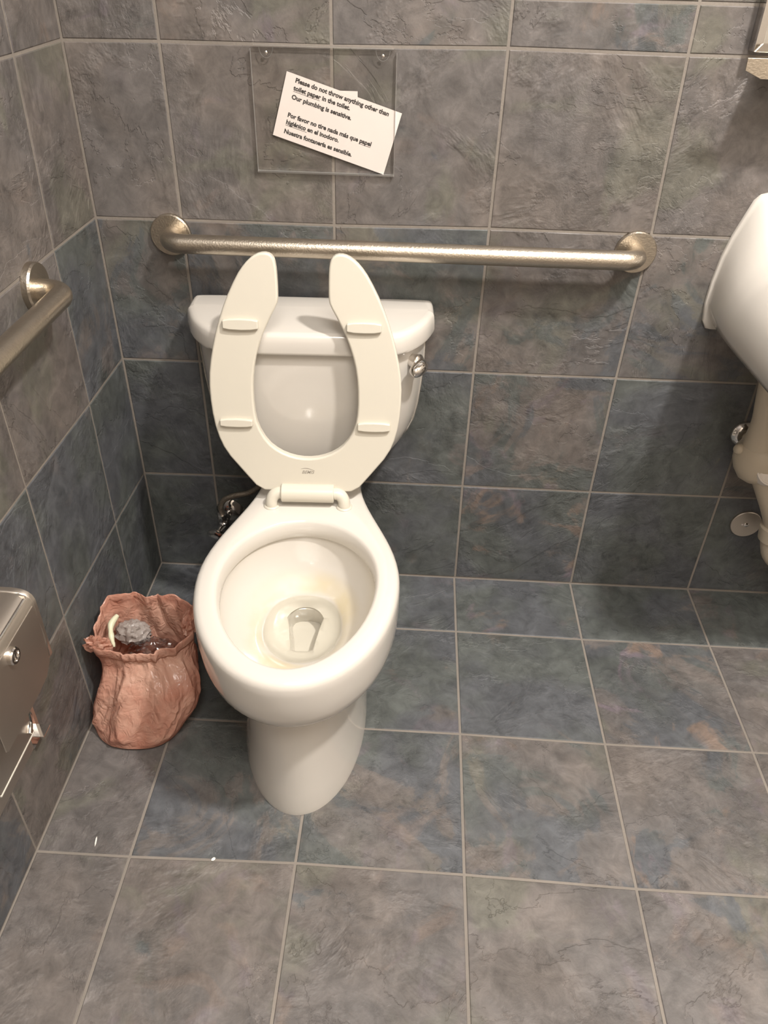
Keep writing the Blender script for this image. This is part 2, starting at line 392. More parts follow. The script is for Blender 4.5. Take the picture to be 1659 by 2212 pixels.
def floor_pt(c, k):
    x = min(colx(c), XR); y = 0.0 if k == 0 else max(-(B0 + (k - 1) * PF), YF)
    dy = interp(FDY[min(k, 3)], c) if k > 0 else 0.0
    if k == 8: dy = 0
    dx = interp(FDX[c], max(k, 1)) if c in FDX and c > 0 else 0.0
    return Vector((x + dx, y + dy, 0))
FS = [[.9, .9, .9, .86, .85, .7, .6, .5], [.7, .75, .85, .86, .50, .22, .3, .3], [.15, .55, .62, .40, .34, .4, .3, .3], [.08, .14, .16, .10, .18, .2, .1, .1]]  # blue patches, plus the shade near the wall put into the colour
FR = [[.1, .1, .2, .6, .1, .3, .2, .2], [.1, .2, .3, .25, .9, .5, .3, .3], [.1, .1, .35, .4, .6, .5, .4, .4], [.25, .4, .45, .4, .4, .4, .3, .3]]
for k in range(8):
    for i in range(len(WC)):
        c0 = WC[i]; c1 = WC[i + 1] if i + 1 < len(WC) else 9
        kk = min(k, 3)
        tile(floor, [floor_pt(c0, k), floor_pt(c0, k + 1), floor_pt(c1, k + 1), floor_pt(c1, k)], (0, 0, 1), FS[kk][i], FR[kk][i], 1.0)

# ------------------------------------------------------------------ toilet
toilet = tag(empty('toilet', (0.435, 0, 0), math.radians(2.5)), 'white porcelain toilet with raised open-front seat standing against the slate wall', 'toilet')
def egg_half(yf, ym, yb, w, wb, pf=2.0, cr=0.02, deck=-0.17, nf=18, nb=14):
    pts = []
    for i in range(nf + 1):
        th = PI / 2 * i / nf
        pts.append((w * math.sin(th) ** (2 / pf), ym - (ym - yf) * max(0, math.cos(th)) ** (2 / pf)))
    for i in range(1, nb + 1):
        u = i / nb
        pts.append((wb + (w - wb) * (math.cos(PI * u) + 1) / 2, ym + (deck - ym) * u))
    pts.append((wb, (deck + yb) / 2)); pts.append((wb, yb - cr))
    for i in range(1, 4):
        a = PI / 2 * i / 3
        pts.append((wb - cr + cr * math.cos(a), yb - cr + cr * math.sin(a)))
    pts.append((0, yb))
    return pts
def oval_half(yf, ym, yb, w, pf=2.0, pb=2.0, n1=18, n2=20):
    pts = []
    for i in range(n1 + 1):
        th = PI / 2 * i / n1
        pts.append((w * math.sin(th) ** (2 / pf), ym - (ym - yf) * max(0, math.cos(th)) ** (2 / pf)))
    for i in range(1, n2 + 1):
        th = PI / 2 * (1 - i / n2)
        pts.append((w * math.sin(th) ** (2 / pb), ym + (yb - ym) * max(0, math.cos(th)) ** (2 / pb)))
    pts[-1] = (0, yb)
    return pts
def ring(half, z):
    r = [Vector((x, y, z)) for x, y in half]
    return r + [Vector((-p.x, p.y, p.z)) for p in reversed(r[1:-1])]
rings = []
for z, yf, ym, w, wb, yb in [(0.0, -.722, -.47, .128, .112, -.10), (.012, -.722, -.47, .128, .112, -.10), (.05, -.716, -.47, .123, .108, -.10), (.12, -.710, -.475, .118, .102, -.10),
                             (.19, -.706, -.475, .117, .098, -.10), (.245, -.703, -.475, .121, .098, -.10), (.266, -.702, -.477, .1255, .10, -.09), (.2675, -.704, -.478, .127, .10, -.085), (.276, -.718, -.485, .143, .10, -.08),
                             (.284, -.731, -.49, .158, .10, -.07), (.290, -.741, -.492, .167, .101, -.06), (.298, -.7495, -.495, .1755, .102, -.05), (.310, -.7565, -.498, .1820, .103, -.05), (.330, -.762, -.50, .1855, .104, -.05),
                             (.358, -.7655, -.50, .1875, .105, -.05), (.390, -.7670, -.50, .1880, .105, -.05), (.405, -.7665, -.50, .1875, .105, -.05), (.4125, -.764, -.50, .1855, .103, -.052), (.4175, -.759, -.50, .181, .100, -.056), (.420, -.751, -.50, .174, .094, -.062)]:
    rings.append(ring(egg_half(yf, ym, yb, w, wb), z))
for z, yf, ym, yb, w, pf, pb in [(.420, -.734, -.507, -.328, .151, 1.9, 2.0), (.4185, -.729, -.507, -.332, .147, 1.9, 2), (.413, -.7255, -.507, -.336, .1435, 1.9, 2), (.400, -.724, -.507, -.338, .142, 1.9, 2), (.384, -.723, -.507, -.339, .1415, 1.9, 2),
                                 (.379, -.726, -.507, -.336, .1445, 1.9, 2), (.374, -.731, -.507, -.331, .149, 1.9, 2), (.355, -.722, -.505, -.334, .146, 1.95, 2.05), (.325, -.694, -.50, -.343, .131, 1.95, 2.1), (.300, -.655, -.49, -.352, .112, 2, 2.2),
                                 (.283, -.615, -.485, -.366, .093, 2, 2.2), (.270, -.583, -.48, -.380, .080, 2, 2.3), (.262, -.572, -.48, -.386, .076, 2, 2.3), (.250, -.556, -.475, -.389, .069, 2, 2.4), (.241, -.538, -.465, -.391, .055, 2.1, 2.4), (.236, -.523, -.455, -.392, .042, 2.2, 2.2)]:
    rings.append(ring(oval_half(yf, ym, yb, w, pf, pb), z))
def hole_half(s=1.0, dy=0.0):
    # trapezoid trap throat, wide and round at the back, narrow and square in front
    src = [(0, -.512), (.012, -.512), (.021, -.508), (.024, -.49), (.029, -.455), (.035, -.425), (.036, -.412), (.030, -.400), (.016, -.3935), (0, -.392)]
    src = [Vector(p) for p in src]; L = [0]
    for a, b in zip(src, src[1:]): L.append(L[-1] + (b - a).length)
    out = []
    for i in range(39):
        d = L[-1] * i / 38
        for j in range(len(L) - 1):
            if d <= L[j + 1] + 1e-9:
                t = (d - L[j]) / (L[j + 1] - L[j]); p = src[j].lerp(src[j + 1], t); break
        out.append((p.x * s, -.45 + (p.y + .45) * s + dy))
    return out
nh = len(oval_half(-1, 0, 1, 1)); 
for z, s, dy in [(.2335, 1.06, 0), (.231, 1.0, 0), (.222, .97, .002), (.205, .93, .008), (.185, .85, .02)]:
    rings.append(ring(hole_half(s, dy), z))
assert len({len(r) for r in rings}) == 1, [len(r) for r in rings]
V, F = loft(rings)
bowl = mesh_obj('bowl', V, F, M['bowl'], toilet, angle=42)
wr = ring(oval_half(-.577, -.48, -.381, .079, 2, 2.3), .2635)
wv, wf = loft([wr, [p - Vector((0, 0, .0015)) for p in wr]])
mesh_obj('water', wv, wf, M['water'], bowl, angle=30)
# tank
def tank_plan(w, yf, yb, z, it=2):
    h = [(0, yf), (.33 * w, yf), (.66 * w, yf + .002), (.80 * w, yf + .028), (.93 * w, yf + .075), (w, yf + .128), (w, (yf + yb) / 2 + .03), (w, yb - .01), (.985 * w, yb), (.5 * w, yb), (0, yb)]
    full = h + [(-x, y) for x, y in reversed(h[1:-1])]
    return [Vector((x, y, z)) for x, y in chaikin(full, it)]
body = [tank_plan(w, yf, -.022, z) for z, w, yf in [(.722, .236, -.194), (.70, .236, -.194), (.66, .2355, -.193), (.60, .232, -.191), (.55, .227, -.188), (.51, .219, -.185), (.478, .206, -.181), (.452, .188, -.176), (.434, .168, -.170), (.424, .148, -.163), (.419, .125, -.155)]]
V, F = loft(body); mesh_obj('tank', V, F, M['porcelain'], toilet, angle=50)
lid = [tank_plan(w, yf, yb, z) for z, w, yf, yb in [(.7165, .240, -.199, -.012), (.716, .246, -.203, -.010), (.7185, .2505, -.2065, -.008), (.724, .2515, -.2075, -.008), (.742, .2505, -.2065, -.008), (.752, .249, -.205, -.0085), (.7565, .2465, -.2025, -.0095), (.7590, .2425, -.1985, -.012), (.7600, .237, -.193, -.016)]]
V, F = loft(lid); mesh_obj('tank_lid', V, F, M['porcelain'], toilet, angle=50)
# flush lever on the right front corner
hx = Vector((.216, -.150, .683)); hn = Vector((.80, -.60, 0)).normalized()
lever = empty('flush_handle'); D.objects.remove(lever)
V1, F1 = lathe([(-.012, .013), (0, .016), (.005, .017), (.009, .014), (.011, .008)], hx - hn * .002, hn, 24)
ln = [hx + hn * .008, hx + hn * .016 + Vector((-.006, -.008, -.001)), hx + hn * .015 + Vector((-.015, -.022, -.004)), hx + hn * .011 + Vector((-.022, -.031, -.008))]
V2, F2 = tube(smooth_path(ln, 6), [.011, .0118, .0125, .0132, .0138, .0142, .0145, .0146, .0146, .0145, .0143, .014, .0136, .013, .0122, .0110, .0095, .0072, .003], 16)
V, F = join((V1, F1), (V2, F2)); mesh_obj('flush_handle', V, F, M['chrome'], toilet, angle=40)['label'] = 'chrome flush lever'

# raised seat: plane through the hinge, leaning back on the tank lid
HG = Vector((0, -.275, .447)); UU = Vector((0, .14886, .98886)); NN = Vector((0, -.98886, .14886)); XX = Vector((1, 0, 0))
outer = [(0, .001), (.06, .001), (.098, .003), (.130, .044), (.1625, .0868), (.1775, .128), (.1845, .18), (.1845, .237), (.1757, .287), (.1615, .338), (.1435, .385), (.1200, .430), (.104, .4515), (.0890, .4650), (.0755, .4712), (.0620, .4716), (.0520, .4655), (.0478, .452), (.0462, .428), (.0460, .394), (.0480, .381), (.0635, .353), (.0810, .316), (.0940, .2745), (.1005, .231), (.1010, .179), (.0955, .142), (.0780, .1087), (.0550, .0890), (.0280, .0778), (0, .0740)]
oi_ = 0
out_h = outer[:17]; in_h = outer[17:]
full = outer + [(-x, u) for x, u in reversed(outer[1:-1])]
# closed outline: right side going up the outside, down the inside, then mirrored
rt = outer; lf = [(-x, u) for x, u in outer]
poly = rt[1:] + [p for p in reversed(lf[:-1])]
poly = chaikin(poly, 1)
def seat_pt(x, u, n): return HG + XX * x + UU * u + NN * n
fr = (HG, XX, UU, NN)
V, F = prism(poly, fr, -.018, 0.0)
seat = mesh_obj('seat', V, F, M['seat'], toilet, angle=30, bevel=(.0045, 4)); seat['label'] = 'cream plastic open-front seat, raised'
for cx_, cu, w_, h_ in [(-.1165, .3440, .0660, .0215), (.1115, .3425, .0650, .0205), (-.1360, .1505, .0640, .0175), (.1325, .1475, .0640, .0195)]:
    pl = [(cx_ + a * w_ / 2, cu + b * h_ / 2) for a, b in [(-1, -.72), (-.6, -.93), (0, -1), (.6, -.93), (1, -.72), (1.0, .72), (.6, .93), (0, 1), (-.6, .93), (-1, .72)]]
    V, F = prism(pl, fr, -.001, .0085)
    mesh_obj('bumper', V, F, M['seat'], seat, angle=35, bevel=(.0025, 3))
# hinge
V, F = lathe([(-.0535, .004), (-.0535, .0175), (-.052, .0190), (.052, .0190), (.0535, .0175), (.0535, .004)], HG + Vector((0, -.004, .001)), (1, 0, 0), 32)
hinge = mesh_obj('seat_hinge', V, F, M['seat'], toilet, angle=40)
for s in (-1, 1):
    pth = smooth_path([(s * .0535, -.279, .4475), (s * .060, -.279, .4475), (s * .0685, -.281, .4435), (s * .0735, -.284, .435), (s * .0745, -.286, .426), (s * .0745, -.286, .4195)], 5)
    V1, F1 = tube(pth, .0125, 20)
    V2, F2 = lathe([(0, .0165), (.002, .0165), (.004, .0145)], (s * .0745, -.286, .4195), (0, 0, 1), 24)
    V, F = join((V1, F1), (V2, F2)); mesh_obj('hinge_post', V, F, M['seat'], hinge, angle=40)
# bolt cap on the foot's right side
# ------------------------------------------------------------------ text
def text_mesh(name, body, size, mat, frame, parent, offset=0.0, shear=0.0, align='LEFT', spacing=1.0, sx=1.0, depth=0.0001):
    cu = D.curves.new(name, 'FONT'); cu.body = body; cu.size = size; cu.offset = offset; cu.shear = shear; cu.align_x = align; cu.space_character = spacing
    cu.resolution_u = 3; cu.extrude = depth
    ob = D.objects.new(name, cu); COL.objects.link(ob)
    dg = bpy.context.evaluated_depsgraph_get(); me = D.meshes.new_from_object(ob.evaluated_get(dg)); D.objects.remove(ob); D.curves.remove(cu)
    o, u, v, w = [Vector(x) for x in frame]
    for vt in me.vertices: vt.co = o + u * (vt.co.x * sx) + v * vt.co.y + w * vt.co.z
    me.materials.clear(); me.materials.append(mat)
    r = D.objects.new(name, me); COL.objects.link(r); r.parent = parent
    return r
lg = text_mesh('lettering', 'BEMIS', .0098, M['logo'], (seat_pt(-.0117, .0425, .0002), XX, UU, NN), seat, offset=.00012, shear=.35, sx=.98)
lg['label'] = 'grey italic maker name printed under the seat'
ap = [(-.013 + .0265 * i / 14, .0515 + .0042 * math.sin(PI * (.25 + .75 * i / 14)) - .0018) for i in range(15)]
pl = [(x, u + .0008 * math.sin(PI * i / 14)) for i, (x, u) in enumerate(ap)] + [(x, u - .0004) for x, u in reversed(ap)]
V, F = prism(pl, (HG, XX, UU, NN), 0.0001, .0003); mesh_obj('logo_arc', V, F, M['logo'], seat, smooth=False)

# ------------------------------------------------------------------ grab bars
def flange(center, axis, r, parent, th=.011):
    V, F = lathe([(0, r), (th * .75, r), (th, r * .95), (th, .02)], center, axis, 48)
    return mesh_obj('flange', V, F, M['steel'], parent, angle=30)
gb = tag(empty('grab_bar', (0.61, 0, 0.875)), 'long straight brushed steel grab bar across the back wall above the toilet tank', 'grab bar')
def on_parent(o, p):   # keep world placement of vertices given in world space
    o.matrix_parent_inverse = Matrix.Translation(p.location).inverted(); return o
x0, x1, zb, yb_, rr = .1545, 1.0760, .8745, -.058, .0185
pth = [(x0, -.008, zb)] + [tuple(v) for v in arc((x0 + .032, yb_ + .032, zb), (-1, 0, 0), (0, -1, 0), .032, 0, PI / 2, 10)]
pth += [(x0 + .25, yb_, zb), (x1 - .25, yb_, zb)] + [tuple(v) for v in reversed(arc((x1 - .032, yb_ + .032, zb), (1, 0, 0), (0, -1, 0), .032, 0, PI / 2, 10))] + [(x1, -.008, zb)]
V, F = tube(pth, rr, 32); on_parent(mesh_obj('bar', V, F, M['steel'], gb, angle=60), gb)
on_parent(flange((x0 - .004, 0, zb), (0, -1, 0), .041, gb, .010), gb); on_parent(flange((x1 + .002, 0, zb), (0, -1, 0), .041, gb, .010), gb)
gl = tag(empty('grab_bar', (0, -.8, 0.875)), 'brushed steel grab bar on the left wall, running toward the viewer', 'grab bar')
y0, y1, zb2, xb = -.3250, -1.30, .8745, .060
pth = [(.008, y0, zb2)] + [tuple(v) for v in arc((xb - .032, y0 - .032, zb2), (0, 1, 0), (1, 0, 0), .032, 0, PI / 2, 10)]
pth += [(xb, y0 - .3, zb2), (xb, y1 + .3, zb2)] + [tuple(v) for v in reversed(arc((xb - .032, y1 + .032, zb2), (0, -1, 0), (1, 0, 0), .032, 0, PI / 2, 10))] + [(.008, y1, zb2)]
V, F = tube(pth, rr, 32); on_parent(mesh_obj('bar', V, F, M['steel'], gl, angle=60), gl)
on_parent(flange((0, y0 + .003, zb2 + .004), (1, 0, 0), .041, gl, .014), gl); on_parent(flange((0, y1, zb2), (1, 0, 0), .041, gl, .014), gl)

# ------------------------------------------------------------------ sign holder and notice
sh = tag(empty('sign_holder', (.466, 0, 1.105)), 'clear acrylic sign holder mounted on the tiles above the grab bar', 'sign holder')
def wp(o): return on_parent(o, sh)
sx0, sx1, sz0, sz1 = .3365, .5960, 1.0010, 1.2105
def rrect(x0, x1, z0, z1, r, n=5):
    pts = []
    for cx, cz, a0 in [(x1 - r, z1 - r, 0), (x0 + r, z1 - r, 90), (x0 + r, z0 + r, 180), (x1 - r, z0 + r, 270)]:
        for i in range(n + 1):
            a = math.radians(a0 + 90 * i / n); pts.append((cx + r * math.cos(a), cz + r * math.sin(a)))
    return pts
WF = (Vector((0, 0, 0)), Vector((1, 0, 0)), Vector((0, 0, 1)), Vector((0, -1, 0)))
V, F = prism(rrect(sx0, sx1, sz0, sz1, .006), WF, .0008, .0026); wp(mesh_obj('back_sheet', V, F, M['acrylic'], sh, angle=30))
V, F = prism(rrect(sx0 + .002, sx1 - .002, sz0, sz1 - .001, .004), WF, .0062, .0078); wp(mesh_obj('front_sheet', V, F, M['acrylic'], sh, angle=30))
V, F = prism([(sx0, sz0 - .0005), (sx1, sz0 - .0005), (sx1, sz0 + .0022), (sx0, sz0 + .0022)], WF, .0008, .0095); wp(mesh_obj('bottom_fold', V, F, M['acrylic_edge'], sh, smooth=False))
for a, b, c, d in [(sx0, sx0 + .0008, sz0, sz1 - .006), (sx1 - .0008, sx1, sz0, sz1 - .006), (sx0 + .006, sx1 - .006, sz1 - .0008, sz1)]:
    V, F = prism([(a, c), (b, c), (b, d), (a, d)], WF, .0026, .0082); wp(mesh_obj('rim', V, F, M['acrylic_edge'], sh, smooth=False))
for cx in (.3652, .5712):
    o_ = [(cx + .0125 * math.cos(-PI * i / 16), 1.2075 + .0165 * math.sin(-PI * i / 16)) for i in range(17)]
    i_ = [(cx + .0118 * math.cos(-PI * i / 16), 1.2075 + .0157 * math.sin(-PI * i / 16)) for i in range(16, -1, -1)]
    V, F = prism(o_ + i_, WF, .0078, .0084); tb = wp(mesh_obj('thumb_notch', V, F, M['acrylic_edge'], sh, smooth=False))
    V, F = lathe([(0, .0032), (.001, .0030), (.0018, .0015)], (cx, -.0078, 1.1990), (0, -1, 0), 16)
    sc_ = mesh_obj('screw', V, F, M['chrome'], tb); sc_['label'] = 'small chrome screw head'
# cards
ang = math.radians(-16.6)
cu_ = Vector((math.cos(ang), 0, math.sin(ang))); cv_ = Vector((-math.sin(ang), 0, math.cos(ang))); cw_ = Vector((0, -1, 0))
cc = Vector((.4882, -.0050, 1.0876))
W_, H_ = .2165, .1095
card = tag(empty('notice_card', cc), 'white card with bilingual plumbing notice in black print, tilted in the acrylic holder', 'notice')
def cp(o): return on_parent(o, card)
pl = [(-W_ / 2, -H_ / 2), (W_ / 2, -H_ / 2 - .001), (W_ / 2, H_ / 2), (-W_ / 2, H_ / 2)]
V, F = prism(pl, (cc, cu_, cv_, cw_), -.0003, .0002); cp(mesh_obj('card', V, F, M['paper'], card, smooth=False))
lines = [('Please do not throw anything other than', .0425, .1760), ('toilet paper in the toilet.', .0297, .1060), ('Our plumbing is sensitive.', .0147, .1128),
         ('Por favor no tire nada m\u00e1s que papel', -.0162, .1606), ('higi\u00e9nico en el inodoro.', -.0287, .1012), ('Nuestra fontaner\u00eda es sensible.', -.0448, .1312)]
U0 = -.0900
for s, v, wd in lines:
    o = text_mesh('lettering', s, .0106, M['ink'], (cc + cu_ * U0 + cv_ * v + cw_ * .0003, cu_, cv_, cw_), card, offset=.00042, sx=1.0)
    xs = [(vt.co - cc).dot(cu_) - U0 for vt in o.data.vertices]; k = wd / max(xs)
    for vt in o.data.vertices:
        d = (vt.co - cc).dot(cu_) - U0; vt.co += cu_ * (d * (k - 1))
    o['kind'] = 'stuff'; cp(o)
for u0, u1, v in [(0, .0500, .0272), (0, .0405, -.0312), (.1380, .1606, -.0187)]:
    V, F = prism([(U0 + u0, v), (U0 + u1, v), (U0 + u1, v + .0006), (U0 + u0, v + .0006)], (cc, cu_, cv_, cw_), .0002, .0004); cp(mesh_obj('underline', V, F, M['ink'], card, smooth=False))
V, F = prism([(.482, 1.07), (.5265, 1.07), (.5265, 1.1425), (.482, 1.1425)], WF, .0034, .0038)
mesh_obj('paper_slip', V, F, M['paper'], None, smooth=False); tag(D.objects['paper_slip'], 'small blank white slip showing above the edge of the tilted notice card', 'paper')

# ------------------------------------------------------------------ shut-off valve and hose, behind the bowl on the left
vv = tag(empty('shutoff_valve', (.203, 0, .19)), 'chrome water shut-off valve with braided hose on the wall behind the toilet bowl', 'valve')
def vp(o): return on_parent(o, vv)
vc = Vector((.2035, 0, .187))
V, F = lathe([(0, .034), (.002, .034), (.008, .026), (.013, .012), (.013, .006)], vc, (0, -1, 0), 36); vp(mesh_obj('escutcheon', V, F, M['chrome'], vv))
V1, F1 = tube([vc + Vector((0, -.006, 0)), vc + Vector((-.002, -.055, 0))], .0085, 16)
V2, F2 = lathe([(-.012, .010), (-.010, .0125), (.010, .0125), (.012, .010), (.014, .009), (.026, .009), (.027, .012), (.036, .012), (.037, .008)], vc + Vector((-.002, -.058, .0)), (0, -.15, 1), 8)
V3, F3 = tube([vc + Vector((-.002, -.058, 0)), vc + Vector((-.012, -.088, -.004))], [.010, .006], 14)
V, F = join((V1, F1), (V2, F2), (V3, F3)); vp(mesh_obj('valve_body', V, F, M['chrome'], vv, angle=30))
hc = vc + Vector((-.014, -.094, -.005))
hr = []
ax_ = Vector((-.25, -.95, -.15)).normalized()
hu = ax_.cross(Vector((0, 0, 1))).normalized(); hw = hu.cross(ax_)
for d, s in [(-.004, .6), (-.003, .92), (.001, 1.0), (.006, .95), (.009, .7), (.010, .3)]:
    hr.append([hc + ax_ * d + (hu * math.cos(2 * PI * k / 28) * .0235 + hw * math.sin(2 * PI * k / 28) * .0150) * s * (1 + .04 * math.cos(8 * 2 * PI * k / 28)) for k in range(28)])
V, F = loft(hr); vp(mesh_obj('handle', V, F, M['chrome'], vv, angle=40))
hp = smooth_path([vc + Vector((-.002, -.064, .034)), (.200, -.066, .245), (.212, -.068, .268), (.240, -.072, .285), (.275, -.075, .297), (.305, -.08, .325), (.318, -.085, .37), (.320, -.088, .418)], 8)
V, F = tube(hp, .0068, 14); vp(mesh_obj('supply_hose', V, F, M['hose'], vv))

# ------------------------------------------------------------------ toilet paper dispenser on the left wall
dp = tag(empty('toilet_paper_dispenser', (.0, -.82, .40)), 'satin steel toilet paper dispenser with a round lock on the left wall', 'dispenser')
def dd(o): return on_parent(o, dp)
LF = (Vector((0, 0, 0)), Vector((0, 1, 0)), Vector((0, 0, 1)), Vector((1, 0, 0)))     # wall frame: y, z, depth x
yn, yfar = -.907, -.737
sec = chaikin([(0.0, .605), (.060, .602), (.078, .598), (.0885, .585), (.0895, .555), (.0895, .44), (.0895, .43), (.086, .43), (.085, .58), (.0, .598)], 1)
rg = []
for yy in (yn, yfar):
    rg.append([Vector((x, yy, z)) for x, z in sec])
# cover: top + front bent from one sheet with a rounded far edge
cov = []
prof = [(0.0, .5635), (.030, .5635), (.060, .563), (.072, .561), (.081, .557), (.0865, .551), (.089, .542), (.0895, .53), (.0895, .50), (.0895, .46), (.0895, .425)]
for x, z in prof: cov.append([Vector((x, y, z)) for y in (yn, yn + .03, -.84, yfar + .012, yfar + .004, yfar)])
for r_ in cov: r_[-1].x -= .004 if r_[-1].x > .01 else 0
V, F = loft(cov, closed=False, cap0=False, cap1=False)
dd(mesh_obj('cover', V, F, M['satin'], dp, angle=50, solid=.0018))
# door tongue below: cut corners
pl = [(yn, .425), (yn, .409), (yn + .006, .404), (-.79, .404), (-.760, .407), (yfar - .003, .422), (yfar - .001, .445), (yfar - .001, .54), (yn, .54)]
V, F = prism(pl, LF, .0888, .0912); dd(mesh_obj('door', V, F, M['satin'], dp, angle=30, bevel=(.001, 2)))
V, F = join(prism([(yn, .18), (yfar + .04, .18), (yfar + .04, .56), (yn, .56)], LF, .0005, .0022), box(.0022, .084, yfar - .0025, yfar - .001, .44, .560), box(.0022, .084, yn + .001, yn + .0025, .44, .560))
dd(mesh_obj('case', V, F, M['satin'], dp, smooth=False))
V, F = box(.0495, .0515, -.905, -.783, .2945, .42); dd(mesh_obj('lower_panel', V, F, M['satin'], dp, smooth=False))
V, F = tube([(.0505, -.9055, .2945), (.0505, -.7825, .2945)], .0022, 8); lip = dd(mesh_obj('bright_lip', V, F, M['lip'], dp)); lip['label'] = 'steel lower lip, coloured pale for its glint'
V, F = join(box(.002, .030, -.735, -.708, .215, .217), box(.002, .004, -.735, -.708, .18, .25), tube(smooth_path([(.004, -.735, .235), (.030, -.752, .300), (.050, -.783, .318), (.055, -.80, .312)], 5), .005, 12))
dd(mesh_obj('roll_bracket', V, F, M['chrome'], dp, angle=40))
V, F = join(lathe([(0, .0135), (.007, .0135), (.009, .0120), (.009, .0085), (.007, .0080), (.007, .001)], (.0900, -.8245, .5225), (1, 0, 0), 32), box(.0965, .0985, -.826, -.823, .517, .528))
lk = dd(mesh_obj('lock', V, F, M['chrome'], dp, angle=30)); lk['label'] = 'round chrome key lock'
V, F = tube([(.0835, yn, .5560), (.0835, yfar - .006, .5560)], .0026, 10); bd = dd(mesh_obj('hinge_bead', V, F, M['chrome'], dp)); bd['label'] = 'bright bead along the top edge'

# ------------------------------------------------------------------ sink with wrapped pipes
sk = tag(empty('sink', (1.53, 0, .80)), 'white wall-hung porcelain sink seen from its left side', 'sink')
def sp(o): return on_parent(o, sk)
half = [(1.3028, .9945), (1.2900, .9910), (1.2798, .980), (1.2688, .9488), (1.2568, .9133), (1.2472, .8732), (1.2412, .8234), (1.2395, .7798), (1.2445, .740), (1.2530, .7245), (1.2640, .7222)]
cxs = 1.475
pl = half + [(2 * cxs - x, z) for x, z in reversed(half)]
def sink_sec(y, d, dip=1.0):
    """one slice of the sink parallel to the wall: outline of the back shield, top dropping to the rim further out"""
    ztop = interp({-.50: .893, -.150: .893, -.11: .905, -.07: .932, -.035: .968, -.012: .9945, 0: .9945}, y)
    zb = interp({-.50: .745, -.3: .735, -.02: .7222, 0: .7222}, y)
    xb = interp({-.50: .022, -.016: .016, -.010: 0.0, 0: 0.0}, y)
    pts = []
    for x, z in half:
        t = (z - .7222) / (.9945 - .7222)
        z2 = zb + (ztop - zb) * t
        x2 = x + d + xb * max(0, 1 - (z - .7222) / .06) + (.010 if z > .97 else .004 if z > .94 else 0) * min(1, -y / .1)
        pts.append((x2, z2 - d * .6 if t > .9 else z2 + (d * .4 if t < .02 else 0)))
    pts.reverse()                                   # bottom -> top on the left side
    xl, zt = pts[-1]
    top = []
    for i in range(1, 24):
        x = xl + (2 * cxs - 2 * xl) * i / 24
        r = (abs(x - cxs) / .165) ** 3 + (abs(y + .265) / .128) ** 3
        top.append((x, zt - dip * .125 * (max(0.0, 1 - r) ** .5 if r < 1 else 0)))
    rgt = [(2 * cxs - x, z) for x, z in reversed(pts)]
    return [Vector((x, y, z)) for x, z in pts + top + rgt]
secs = [sink_sec(-.0005, 0), sink_sec(-.007, 0), sink_sec(-.009, .0015), sink_sec(-.0105, .0035), sink_sec(-.016, .0045), sink_sec(-.024, .005)]
yy = -.035
while yy > -.400: secs.append(sink_sec(yy, .0055)); yy -= .013
for y, d in [(-.408, .008), (-.418, .014), (-.426, .024), (-.432, .040)]: secs.append(sink_sec(y, d))
V, F = loft(secs); sp(mesh_obj('basin', V, F, M['porcelain'], sk, angle=50))
V, F = lathe([(0, .024), (.002, .022), (.002, .010)], (cxs, -.265, .770), (0, 0, 1), 24); sp(mesh_obj('drain_ring', V, F, M['chrome'], sk))
wrp = tag(empty('pipe_insulation', (1.45, 0, .45)), 'beige vinyl covered supply valve and drain pipes under the sink', 'pipe cover')
def pp(o): return on_parent(o, wrp)
V, F = tube(smooth_path([(1.389, -.095, .708), (1.391, -.090, .64), (1.402, -.085, .56), (1.409, -.08, .51), (1.412, -.078, .48)], 6), [.029, .029, .029, .029, .0285, .028, .028, .0275, .0275, .027, .027, .0265, .0265, .027, .028, .029, .030, .031, .032, .033, .034, .034, .034, .034, .034][:25], 28)
pp(mesh_obj('supply_cover', V, F, M['wrap'], wrp, angle=60))
V, F = join(lathe([(-.052, .010), (-.048, .030), (-.036, .044), (-.012, .052), (.012, .052), (.036, .044), (.050, .028), (.054, .010)], (1.421, -.076, .455), (.25, -.35, -1), 32),
            lathe([(0, .012), (.012, .012), (.018, .008)], (1.380, -.075, .478), (-1, -.4, .1), 16),
            tube([(1.41, -.004, .475), (1.415, -.06, .465)], .012, 12))
pp(mesh_obj('valve_cover', V, F, M['wrap'], wrp, angle=60))
cn = Vector((.05, -.72, .55)).normalized()
V, F = lathe([(-.02, .030), (0, .031), (.003, .031), (.0045, .0285), (.003, .027), (.0055, .024), (.0065, .001)], Vector((1.4350, -.120, .450)), cn, 36)
cpd = pp(mesh_obj('round_cap', V, F, M['cap'], wrp, angle=30)); cpd['label'] = 'white round plastic cap'
V, F = tube(smooth_path([(1.440, -.085, .425), (1.462, -.088, .385), (1.492, -.09, .330), (1.512, -.09, .285), (1.518, -.09, .24), (1.535, -.095, .20), (1.575, -.115, .19), (1.605, -.145, .23), (1.600, -.185, .30), (1.570, -.225, .42), (1.53, -.255, .56), (1.50, -.260, .700)], 5), .030, 28)
pp(mesh_obj('drain_cover', V, F, M['wrap'], wrp, angle=60))
V, F = lathe([(-.022, .028), (-.018, .037), (.018, .037), (.022, .028)], (1.514, -.09, .268), (.15, 0, -1), 28); pp(mesh_obj('joint_collar', V, F, M['wrap'], wrp, angle=40))
V, F = lathe([(0, .0335), (.002, .0335), (.008, .031), (.014, .024), (.017, .015), (.017, .008)], (1.4100, 0, .4735), (0, -1, 0), 36)
tag(mesh_obj('pipe_escutcheon', V, F, M['chrome'], None, angle=40), 'domed chrome pipe collar on the wall beside the beige pipe cover', 'escutcheon')
cl = tag(empty('cleanout_cover', (1.4845, 0, .2225)), 'flat round steel cover plate with a centre screw, low on the wall', 'cover plate')
